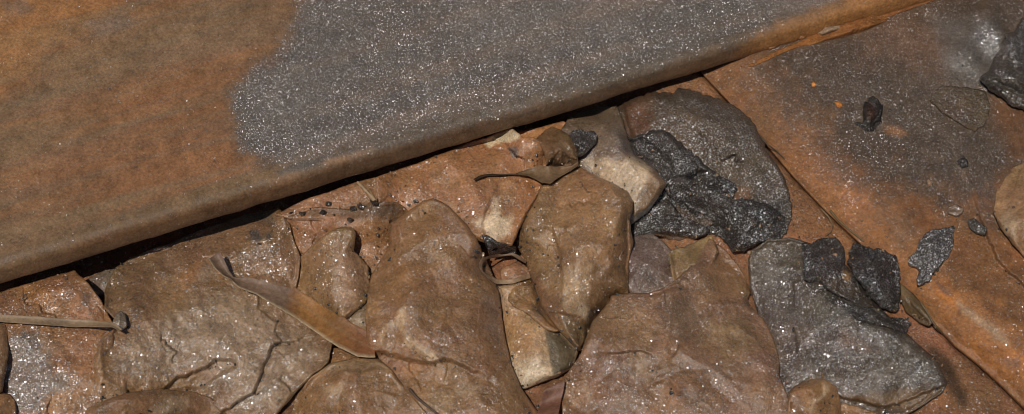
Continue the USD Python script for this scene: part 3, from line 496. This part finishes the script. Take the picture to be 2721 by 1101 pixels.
ribbon('blade', np.vstack([P(400, 540, '455,318 490,385 518,450 545,482 660,490 800,530 900,552 960,560 1020,602 1150,690 1238,742'), P(900, 680, '30,400 100,450 185,492 230,520')]),
       np.vstack([P(400, 540, '383,368 425,432 480,478 528,500 578,552 700,602 830,682 950,752 1050,822 1180,912'), P(900, 680, '0,602 60,632 125,664 200,668 240,668')]), None, None, leaf,
       n=110, m=15, lift=(.0010, .0022), curl=.0012, rimcol=(.55, .42, .26), seed=4, zs=([0, .08, .16, .3, 1], [.0045, .003, .0012, .0006, .0002]),
       cols=[(0, (.20, .12, .08)), (.12, (.17, .105, .065)), (.3, (.22, .135, .085)), (.46, (.185, .115, .075)), (.5, (.24, .115, .05)), (.56, (.34, .16, .05)), (.75, (.30, .14, .045)), (.92, (.26, .105, .04)), (1, (.24, .10, .045))])
ribbon('flap', P(400, 540, '905,610 925,575 950,545 966,560'), P(400, 540, '930,668 938,640 955,600 968,580'), 'small upright torn flap, grey brown', None, leaf, n=24, m=5, lift=(.0036, .0024), seed=5, c0=(.17, .10, .06), rimcol=(.45, .33, .2), wave=.0002)
# central stone
stone('stone', V('985,560 1030,530 1062,506 1090,497 1130,518 1170,560 1200,602 1218,645 1243,700 1256,740 1266,830 1286,918 1312,978 1370,1060 1390,1120 960,1120 940,1000 921,890 919,800 924,740 934,690 958,655 978,620'),
      'large smooth brown stone in the middle, its lower part veined pale', gap=.0014, H=.0088, edge=120, base=(.245, .145, .075), second=(.205, .125, .07), seed=24, glit=.13, coarse=.035, rough=.0012, win=90, ridge=[V('1085,560 1090,680 1110,800 1120,930 1180,1060')], power=.62, jit=4,
      feats=[('step', P(900, 680, '200,640 380,655 480,690 600,705 700,680 800,720'), -.0026, 16, 90), ('ridge', P(900, 680, '500,180 420,330 340,440 290,520 275,580'), .0012, 14), ('ridge', P(900, 680, '420,420 440,540 540,620 640,680'), .0009, 14), ('bump', (1060, 860, 45, -.0010)), ('bump', (1010, 660, 40, .0008))],
      patches=[(P(900, 680, '430,330 440,420 420,470 470,530 550,600 640,640 660,700 600,690 520,630 430,580 440,520 380,470 310,460 280,590 265,540 300,450 370,420 390,370'), (.46, .36, .25), .75, 8), (P(900, 680, '200,440 220,660 170,700 160,560'), (.24, .15, .08), .3, 10), (P(900, 680, '430,60 560,150 400,260 320,220'), (.31, .175, .08), .5, 35),
               (P(900, 680, '930,200 1050,300 1100,640 1040,660 960,420'), (.155, .125, .11), .6, 22, (.3, .08, .3)), (P(900, 680, '560,900 760,850 920,840 900,920 760,920 700,1042 560,1000'), (.30, .23, .15), .6, 25), (P(900, 680, '270,280 380,350 360,400 270,390'), (.16, .13, .115), .5, 14), (V('1090,500 1180,580 1230,700 1200,690 1130,580'), (.17, .12, .095), .6, 22, (.22, .06, .3))])
stone('stone', V('725,1060 742,1000 782,948 832,914 900,896 950,902 985,930 1008,962 1040,990 1075,1030 1100,1080 1100,1120 720,1120'), 'rounded brown stone at the bottom edge in front of the central stone', gap=.0011, H=.0062, edge=70, base=(.25, .155, .082), second=(.22, .135, .07), seed=25, glit=.10, coarse=.03, jit=3,
      feats=[('step', P(900, 680, '0,770 160,750 300,740 370,800'), .0010, 10, 40)], patches=[(P(900, 680, '-100,700 100,665 250,672 345,740 320,760 250,745 100,750 -60,780'), (.29, .225, .15), .65, 14), (P(900, 680, '-120,860 20,840 30,910 -80,930'), (.36, .28, .19), .6, 12)])
# right hand group
stone('stone', V('1880,650 1890,628 1930,602 1985,598 2035,612 2100,640 2150,690 2200,760 2255,815 2310,868 2352,902 2382,962 2372,986 2330,1012 2275,1044 2200,1052 2110,1040 2050,1060 1990,1080 1900,1080 1900,900 1905,790 1885,720'),
      'large grey glittering stone at lower right beside the sleeper', gap=.0012, H=.0065, edge=80, base=(.082, .070, .058), second=(.105, .083, .062), seed=26, glit=.34, coarse=.05, jit=4, speck=.5, ridge=[V('1960,660 2010,740 2120,850 2290,940')], power=.45, rough=.0009,
      feats=[('step', P(2000, 680, '575,935 700,950 790,985 900,990 1060,930 1180,880'), -.0020, 8, 60)],
      patches=[(P(2000, 680, '580,930 900,900 1100,850 1238,880 1180,960 1060,1042 800,1000 700,960'), (.15, .10, .055), .85, 18, (.12, .04, .3)), (P(2000, 560, '40,320 330,500 300,700 60,640 -20,460'), (.10, .09, .08), .6, 50, (1, .12, .3)), (P(2000, 560, '300,190 640,180 980,300 1000,660 1080,760 960,830 760,770 560,680 420,520 320,480'), (.035, .032, .03), .85, 22, (.3, .12, .4)), (P(2000, 560, '250,200 340,240 340,420 250,360'), (.07, .06, .045), .7, 16, (.15, .03, .3)), (P(2000, 680, '600,500 820,640 700,640 580,580'), (.20, .125, .085), .5, 18)])
stone('stone', V('2000,1035 2080,1010 2115,1005 2180,1022 2280,1060 2300,1120 2000,1120'), 'brown stone cut by the bottom edge beneath the large grey stone', gap=-.004, H=.002, edge=30, base=(.23, .14, .072), second=(.2, .12, .065), seed=28, glit=.06)
stone('stone', np.vstack([P(1600, 500, '640,420 700,308 740,328 840,410 900,480 942,550 970,620 976,680 956,740 1000,808 1060,858 1100,920 1138,1020'), P(1600, 680, '1168,690 1166,790 1200,870 1232,950 1228,1100 1100,1200 200,1200'), P(1200, 680, '680,1180 705,1042 720,950 742,800 800,720 850,640 875,560 925,430 1040,300'), P(1600, 500, '60,708 180,690 300,692 400,660 470,612 560,540')]),
      'largest brown stone at lower right of centre with a pointed top', gap=.0024, facets=7, H=.0075, edge=90, base=(.23, .14, .08), second=(.185, .12, .08), seed=27, glit=.17, coarse=.055, rough=.0013, win=110, jit=3, chip=(140, .2),
      feats=[('groove', P(1600, 680, '300,245 360,240 450,210 530,190'), .0012, 7), ('step', P(1600, 680, '90,640 160,628 260,635'), -.0014, 5, 22), ('ridge', P(1600, 680, '690,400 720,330 860,310 960,360'), .0012, 18), ('ridge', P(1600, 680, '300,860 420,800 520,880 640,960 740,1000'), .0012, 18), ('ridge', P(1600, 680, '880,460 1000,540 1060,640'), .0010, 14)],
      patches=[(P(1600, 680, '430,260 620,280 660,420 600,600 540,560 420,500 380,380'), (.125, .10, .08), .6, 28, (.25, .07, .35)), (P(1600, 680, '0,300 280,300 330,560 250,620 90,600 0,560'), (.25, .165, .085), .6, 30), (P(1600, 680, '140,520 165,530 155,610 140,600'), (.38, .30, .22), .5, 6), (P(1600, 680, '700,440 960,470 1000,600 800,650 680,590'), (.24, .175, .10), .5, 30, (.28, .14, .35)),
               (P(1600, 680, '460,640 640,600 700,700 960,700 960,860 700,800 520,760'), (.19, .145, .115), .45, 26, (.3, .16, .35)), (P(1200, 680, '870,780 890,700 880,860 930,890 920,960 880,900 790,880 860,860'), (.37, .29, .21), .55, 8), (P(1600, 680, '160,660 300,650 280,780 200,780'), (.26, .20, .14), .5, 16), (P(1600, 500, '880,590 960,680 940,720 880,660'), (.24, .18, .10), .5, 14), (P(1600, 680, '540,880 700,960 640,980 500,930'), (.17, .15, .14), .6, 14, (.7, .4, .2))])
stone('stone', P(2000, 680, '236,900 270,860 330,830 400,808 470,805 520,840 556,872 575,940 580,1042 580,1160 220,1160 232,1000'), 'small square brown stone with a pale vein at the bottom edge', gap=.001, H=.0042, edge=34, base=(.25, .155, .082), second=(.22, .13, .07), seed=29, jit=2, glit=.08, coarse=.02,
      patches=[(P(2000, 680, '470,830 500,860 490,920 420,970 400,1042 370,1042 380,970 460,910'), (.43, .35, .26), .75, 7)], feats=[('ridge', P(2000, 680, '470,830 490,920 400,980 380,1060'), .0008, 10)])
# things on the sleeper at the right
stone('stone', S('2850,400 2721,430 2690,442 2664,472 2648,512 2640,562 2658,602 2690,642 2721,678 2850,760'), 'smooth pale tan stone resting on the sleeper at the right edge', gap=.002, H=.008, edge=90, base=(.30, .20, .12), second=(.25, .16, .09), seed=30, glit=.02, coarse=0, rough=.0006, patches=[((2680, 590, 22, .6), (.44, .36, .27), .6, 16)])
stone('stone', P(2221, 0, '622,662 640,602 700,566 850,570 980,602 1015,680 1006,760 980,822 915,862 860,836 780,786 700,732'), 'flat oval stone chip half buried in the grey dust of the sleeper', gap=.0010, H=.0012, edge=30, mat='dirt', base=(.10, .078, .054), second=(.085, .066, .048), seed=33, glit=.16, coarse=.02, chip=(50, .1))
stone('dark_rock', S('2900,-60 2790,0 2740,30 2721,45 2700,80 2672,90 2660,125 2640,150 2622,190 2604,204 2622,236 2650,248 2672,268 2700,282 2721,294 2800,340 2960,300'), 'black layered rock with jagged lower edge at the right edge', gap=.0022, H=.0075, edge=80, base=(.04, .037, .034), second=(.06, .053, .045), seed=34, mat='ore', glit=.3, coarse=.12, rough=.003, fine=.002, jit=14, jit2=2, chip=(60, .5), fscale=60,
      feats=[('groove', S('2640,215 2690,240 2740,262 2800,290'), .002, 6), ('ridge', S('2660,190 2720,220 2790,240'), .0016, 10)])

# ------------------------------------------------------------------ black crusts and flakes
stone('black_crust', P(2000, 560, '330,222 430,190 540,168 598,228 612,300 600,350 640,380 690,440 720,540 700,606 620,580 520,532 440,472 412,450 370,462 340,440 338,330'), 'black sparkling crust, the left half of the split lump on the grey stone', cat='crust', gap=.0016, H=.0042, edge=30, seed=40, **crust,
      patches=[(P(2000, 560, '430,440 560,430 700,520 690,600 520,530'), (.10, .075, .055), .6, 12, (.3, .15, .4)), (P(2000, 560, '590,380 650,420 640,470 600,450'), (.26, .16, .06), .7, 6, (.1, .05, .2))])
stone('black_crust', P(2000, 560, '628,262 650,222 680,205 780,240 880,255 962,310 976,450 966,640 932,662 850,632 780,585 740,520 690,440 650,370 618,340'), 'black sparkling crust, the right half of the split lump beside the sleeper', cat='crust', gap=.0022, H=.0050, edge=26, seed=41, **crust,
      feats=[('groove', P(2000, 560, '620,340 700,380 800,330 860,270'), .0020, 6)])
stone('black_crust', P(2000, 560, '500,585 560,560 640,600 700,640 740,620 820,650 900,700 1000,708 1050,742 1030,772 980,792 900,770 800,732 700,712 650,682 560,640'), 'narrow ragged black crust strip below the split black lump', cat='crust', gap=.0010, H=.0024, edge=14, seed=42, **crust, feats=[('groove', P(2000, 560, '740,625 850,690 930,720 990,760'), .0014, 5)])
stone('bark_scrap', P(2000, 560, '972,478 1050,540 1120,620 1192,730 1162,757 1100,736 1010,662 980,590'), 'olive brown pointed scrap between the black lump and the sleeper edge', cat='bark', gap=.0012, H=.0014, edge=16, base=(.15, .11, .06), second=(.11, .08, .045), seed=43, spacing=2.6, jit=3, glit=.1, thick=.002)
stone('black_flake', P(2221, 400, '475,742 482,700 520,670 550,600 590,545 640,520 740,505 795,488 772,560 772,640 740,700 690,750 640,800 622,850 540,888 530,840 545,800 530,772 490,762'), 'ragged grey black flake lying on the orange rim of the sleeper', cat='flake', gap=.0009, H=.0009, edge=10, seed=44, **{**crust, 'rough': .0004, 'fine': .0007, 'jit': 7, 'chip': (30, .2), 'base': (.06, .057, .055), 'glit': .5}, thick=.0015)
stone('black_flake', P(2221, 400, '865,456 910,444 960,480 1000,520 986,556 930,546 880,512'), 'small oval grey flake above the ragged flake on the sleeper', cat='flake', gap=.0006, H=.0008, edge=10, seed=45, **{**crust, 'rough': .0003, 'fine': .0005, 'jit': 3, 'chip': (20, .15), 'base': (.10, .10, .105)}, thick=.0012)
stone('pebble', P(2221, 400, '735,375 790,352 845,385 832,412 796,432 740,412'), 'small grey brown pebble just above the ragged flake on the sleeper', cat='pebble', gap=.0010, H=.0014, edge=14, base=(.19, .15, .12), second=(.16, .12, .1), seed=46, spacing=2.4, jit=2, glit=.2, thick=.002)
stone('pebble', P(2221, 400, '597,200 615,188 634,215 628,238 612,230'), 'tiny pinkish pebble alone in the dust of the sleeper', cat='pebble', gap=.0006, H=.0009, edge=6, base=(.42, .30, .24), second=(.38, .27, .2), seed=47, spacing=1.8, jit=1, glit=0, coarse=0, thick=.001)
stone('pebble', P(2221, 400, '790,75 830,45 865,60 876,105 830,112'), 'small black crumb in the dust above the tiny pinkish pebble', cat='pebble', gap=.0006, H=.0014, edge=8, seed=48, **{**crust, 'jit': 4, 'rough': .0006}, thick=.001)
stone('black_lump', P(2221, 0, '178,692 200,640 240,610 300,648 312,700 300,780 306,822 262,864 180,856 108,832 122,800 182,808'), 'black boot shaped lump with a rusty middle on the dusty sleeper', cat='lump', gap=.0008, H=.0030, edge=16, seed=49, **{**crust, 'jit': 4, 'glit': .05, 'coarse': .01, 'base': (.016, .015, .014), 'second': (.024, .02, .018)}, thick=.002,
      patches=[((2315, 296, 10, .5), (.07, .028, .014), .6, 8)])
stone('orange_chip', P(2221, 0, '-8,672 20,668 48,690 40,704 10,702'), 'bright orange rust chip left of the boot shaped lump', cat='chip', gap=.0005, H=.0006, edge=5, base=(.62, .26, .05), second=(.5, .2, .05), seed=50, spacing=1.8, jit=1, glit=0, coarse=0, thick=.0008)
stone('orange_chip', S('2155,222 2162,216 2170,224 2166,230 2158,230'), 'tiny orange rust chip high on the dusty sleeper', cat='chip', gap=.0005, H=.0005, edge=4, base=(.55, .24, .06), second=(.5, .2, .05), seed=51, spacing=1.8, jit=1, glit=0, coarse=0, thick=.0008)
tag(stone('rust_debris', V('1862,168 1950,122 2060,80 2180,42 2300,-6 2420,-50 2440,-30 2330,16 2200,62 2080,98 1965,142 1892,176'), 'crumbling orange rust and dirt packed along the rail edge where it meets the sleeper', cat='debris', gap=.002, H=.0022, edge=16, base=(.27, .125, .045), second=(.17, .085, .04), seed=60, mat='dirt', jit=7, chip=(24, .4), spacing=2.4, fine=.0008, glit=.03, coarse=.0, thick=.004), kind='stuff')
for k, (s, lab, b_) in enumerate((('2030,122 2052,104 2066,108 2064,124 2046,130', 'salmon stone chip stuck against the rail edge, lowest of the row', (.46, .24, .12)), ('2118,92 2130,82 2144,90 2140,100 2124,102', 'salmon stone chip stuck against the rail edge, middle of the row', (.42, .22, .12)),
                                  ('2170,86 2190,72 2206,70 2240,66 2236,74 2210,80 2186,90', 'pale grey sliver along the rail edge, highest of the row', (.27, .22, .17)))):
    stone('stone_chip', S(s), lab, cat='chip', gap=.0008, H=.0010, edge=6, chip=(14, .35), base=b_, second=b_, seed=52 + k, spacing=2, jit=2, glit=.04, coarse=0, thick=.004, record=False)
stone('black_flake', P(1200, 300, '695,228 700,180 770,150 800,115 860,108 880,126 940,120 962,150 955,195 920,226 880,266 836,290 820,276 830,240 790,226 740,226 710,250'), 'thin curled black flake on top of the pale stone near the rail', cat='flake', gap=.003, H=.0022, edge=14, seed=56, **{**crust, 'jit': 4, 'glit': .28, 'coarse': .05, 'rough': .0014}, thick=.0012)
stone('black_flake', P(1200, 300, '195,800 240,805 300,845 420,880 430,920 340,930 250,930 235,870'), 'bluish black scrap in the hollow above the curled dry leaf', cat='flake', gap=.001, H=.0014, edge=12, seed=57, **{**crust, 'jit': 5, 'glit': .35, 'coarse': .12, 'base': (.07, .072, .08)}, thick=.0015)
stone('stone_chip', P(0, 680, '742,432 768,380 800,364 826,390 833,460 800,487 760,477'), 'small grey chip at the end of the grass blade', cat='chip', gap=.0022, H=.0012, edge=10, base=(.17, .145, .12), second=(.2, .16, .12), seed=58, spacing=2.2, jit=2, glit=.4, coarse=.2, thick=.002)
stone('bark_scrap', P(1200, 300, '556,172 620,110 660,90 720,112 770,150 826,240 832,315 800,348 720,352 622,348 612,255'), 'crumpled brown leaf scrap under the curled black flake', cat='leaf', gap=.0012, H=.0028, edge=22, base=(.20, .125, .07), second=(.15, .10, .055), seed=59, spacing=2.6, jit=3, glit=.06, coarse=0, thick=.002, feats=[('ridge', P(1200, 300, '660,240 690,330'), .0012, 6), ('ridge', P(1200, 300, '720,240 715,340'), .0012, 6)])
rng = np.random.default_rng(77)
for k, (x, y, r) in enumerate(((178, 280, 9), (250, 285, 9), (320, 258, 6), (420, 228, 13), (610, 245, 14), (652, 232, 9), (725, 235, 11), (388, 303, 9), (488, 318, 6), (560, 322, 6), (1016, 213, 6), (1078, 315, 6), (885, 135, 4))):
    c = P(700, 450, f'{x},{y}')[0]; a = np.linspace(0, 2 * np.pi, 9)[:-1] + rng.uniform(-.3, .3, 8) + rng.uniform(0, 6); rr = r * rng.choice([.55, .9, 1.3]) * rng.uniform(.45, 1.3, 8); c = c + rng.normal(0, 5, 2)
    stone('black_crumb', c + np.c_[np.cos(a) * rr * 1.3, np.sin(a) * rr * .75], 'tiny black crumb strewn over the orange brown stones below the rail edge', cat='crumb', group='black crumbs below the rail edge', gap=.0004, H=.0010, edge=4, seed=80 + k, **{**crust, 'spacing': 2.0, 'jit': 2, 'rough': .0003, 'fine': .0004, 'chip': (10, .3)}, thick=.0008, win=12, record=False)

ribbon('grass_blade', P(0, 680, '-260,375 -20,385 250,400 400,412 600,424 740,438 775,455 803,482'), P(0, 680, '-260,425 -20,432 250,452 500,468 640,468 735,468 760,482 785,494'), 'flat straw brown grass blade across the speckled stone at the left edge', 'grass blade', n=70, m=7, lift=(.0016, .0018), seed=6, c0=(.27, .18, .105), curl=.0005, wave=.0003)
ribbon('dry_leaf', P(1200, 300, '146,434 180,414 220,404 300,402 420,398 490,374 580,348 700,354 790,342 832,312'), P(1200, 300, '152,442 190,424 230,412 310,408 430,404 500,412 545,432 590,458 650,466 690,434 770,388 835,345'), 'dark brown pointed leaf with thin stalk across the pinkish stone', 'leaf', n=70, m=11, lift=(.0010, .0022), sag=.0012, seed=7, c0=(.19, .115, .06), cols=[(0, (.09, .055, .035)), (.4, (.16, .10, .05)), (1, (.20, .12, .065))], wave=.0006)
ribbon('curled_leaf', np.vstack([P(1200, 300, '492,975 440,936 400,918 350,922 300,932 240,942 200,956 182,985 186,1030'), P(1200, 680, '205,100 250,130 310,158 400,154 510,118')]), np.vstack([P(1200, 300, '488,990 440,962 395,938 350,942 300,950 240,958 214,970 202,1000 204,1030'), P(1200, 680, '210,112 245,150 300,186 400,182 522,145')]),
       'small dry leaf curled into a ring between the central and tan stones', 'leaf', n=90, m=5, lift=(.0022, .0016), seed=8, cols=[(0, (.16, .09, .05)), (.45, (.2, .12, .07)), (.6, (.17, .10, .06)), (.75, (.33, .22, .13)), (1, (.33, .21, .12))], wave=.0004)
ribbon('red_leaf', P(1200, 680, '610,880 600,910 585,960 570,1010 555,1060 540,1120'), P(1200, 680, '744,818 738,880 722,940 712,1000 700,1060 690,1120'), 'reddish brown leaf end at the bottom edge between two large stones', 'leaf', n=40, m=9, lift=(.0010, .0024), sag=.0006, seed=9, cols=[(0, (.22, .11, .07)), (1, (.25, .11, .065))])
def twig(line, r, c, label, cat='twig', lift=.0008, name='twig', win=5):
    p = resample(line, 6, False); h = hm(p); h = np.array([h[max(0, i - win):i + win + 1].max() for i in range(len(h))]); ker = np.hanning(9) / np.hanning(9).sum(); h = np.convolve(np.pad(h, 4, mode='edge'), ker, 'valid')
    w = at(p, h + lift); t = np.gradient(w, axis=0); t /= np.linalg.norm(t, axis=1, keepdims=True); s = np.cross(t, [0, 0, 1.0]); s /= np.linalg.norm(s, axis=1, keepdims=True); b = np.cross(s, t)
    k = 7; a = np.arange(k) * 2 * np.pi / k; rad = r * (1 - .45 * np.linspace(0, 1, len(p))) * (1 + .5 * (meshkit.noise(np.c_[np.arange(len(p)) * .6, p]) - .5))
    v = (w[:, None] + (s[:, None] * np.cos(a)[None, :, None] + b[:, None] * np.sin(a)[None, :, None]) * rad[:, None, None]).reshape(-1, 3)
    q = (np.arange(len(p) - 1)[:, None] * k + np.arange(k)[None]); qn = (np.arange(len(p) - 1)[:, None] * k + (np.arange(k)[None] + 1) % k)
    f = np.vstack([np.c_[q.ravel(), qn.ravel(), q.ravel() + k], np.c_[qn.ravel(), qn.ravel() + k, q.ravel() + k]])
    e0 = np.arange(1, k - 1); f = np.vstack([f, np.c_[0 * e0, e0 + 1, e0], np.c_[0 * e0, e0, e0 + 1] + (len(p) - 1) * k])
    return tag(put(name, v, f, 'leaf', np.tile(c, (len(v), 1)) * (1 + .5 * (meshkit.noise(v * 2500)[:, None] - .5))), label, cat)
twig(P(700, 450, '738,215 712,182 680,148 650,115 618,84'), .00085, (.40, .27, .16), 'short pale twig on the pinkish stone by the rail edge')
twig(P(900, 680, '465,876 510,930 560,972 610,1010 670,1060 720,1100'), .0006, (.10, .06, .04), 'dark thin stalk leaning over the rounded front stone', cat='stalk')
twig(P(2221, 680, '560,310 600,370 640,440 690,500 735,546'), .0004, (.16, .11, .06), 'thin root thread along the lower sleeper edge below the bark scrap', cat='root', name='root_thread')
twig(P(2000, 560, '510,0 560,60 640,130 730,200'), .0004, (.17, .12, .06), 'thin root thread along the sleeper edge above the split black lump', cat='root', name='root_thread')
twig(P(2000, 560, '450,-10 500,40 525,90 515,140 480,165'), .0004, (.2, .13, .07), 'bent root thread on the dirt between ore stone and sleeper', cat='root', name='root_thread')
twig(P(1600, 180, '1040,450 1090,510 1150,550 1200,600'), .0003, (.08, .06, .04), 'fine dark thread crossing the sleeper edge beside the ore stone', cat='root', name='root_thread')

# ------------------------------------------------------------------ loose grit in the joints
from scipy.ndimage import maximum_filter
rng = np.random.default_rng(99)
joint = maximum_filter(HM, 5) - HM
gx, gy = np.meshgrid(HX, HY); inside = (gx > -60) & (gx < 2800) & (gy > 380) & (gy < 1160) & (joint > .0012) & (joint < .012)
pool = np.c_[gx[inside], gy[inside]]; pick = pool[rng.integers(0, len(pool), 2000)] + rng.uniform(-5, 5, (2000, 2))
anyw = np.c_[rng.uniform(-40, 2760, 170), rng.uniform(60, 1150, 170)]; anyw = anyw[sdf(anyw, np.vstack([V('-100,760 1900,150 2400,-40'), [[3200, -60], [3200, 1500], [-100, 1500]]])) > 10]
gp = np.vstack([pick, anyw]); gz = hm(gp)
pi = UsdGeom.PointInstancer.Define(stage, '/World/grit'); protos = []
for k, c in enumerate(((.05, .045, .04), (.22, .12, .06), (.30, .20, .12), (.025, .024, .024))):
    mm = trimesh.creation.icosphere(1, 1.0); mm.vertices *= (1 + .5 * (meshkit.noise(mm.vertices * 1.7 + k * 5)[:, None] - .5)) * [1.2, .8, .6]
    g_ = usdkit.mesh(stage, f'/World/grit/grain_{k:03d}' if k else '/World/grit/grain', mm, M['stone'])
    for key, a in (('col', c), ('dat', (.3, .1, .2))):
        UsdGeom.PrimvarsAPI(g_).CreatePrimvar(key, Sdf.ValueTypeNames.Float3Array, 'vertex').Set(Vt.Vec3fArray.FromNumpy(np.tile(a, (len(mm.vertices), 1)).astype(np.float32)))
    protos.append(g_.GetPath())
pi.CreatePrototypesRel().SetTargets(protos)
rad = np.minimum(.00016 + rng.exponential(.00014, len(gp)), .0007)
pi.CreateProtoIndicesAttr(Vt.IntArray.FromNumpy(rng.choice(4, len(gp), p=[.3, .3, .15, .25]).astype(np.int32)))
pi.CreatePositionsAttr(Vt.Vec3fArray.FromNumpy((at(gp, gz) + np.c_[0 * rad, 0 * rad, rad * .4]).astype(np.float32)))
pi.CreateScalesAttr(Vt.Vec3fArray.FromNumpy((rad[:, None] * rng.uniform(.7, 1.3, (len(gp), 3))).astype(np.float32)))
qa = rng.normal(size=(len(gp), 4)); qa /= np.linalg.norm(qa, axis=1, keepdims=True)
pi.CreateOrientationsAttr(Vt.QuathArray([Gf.Quath(*map(float, q)) for q in qa]))
tag(pi.GetPrim(), 'loose dark and brown grit in the joints and over the stones', 'grit', None, 'stuff')
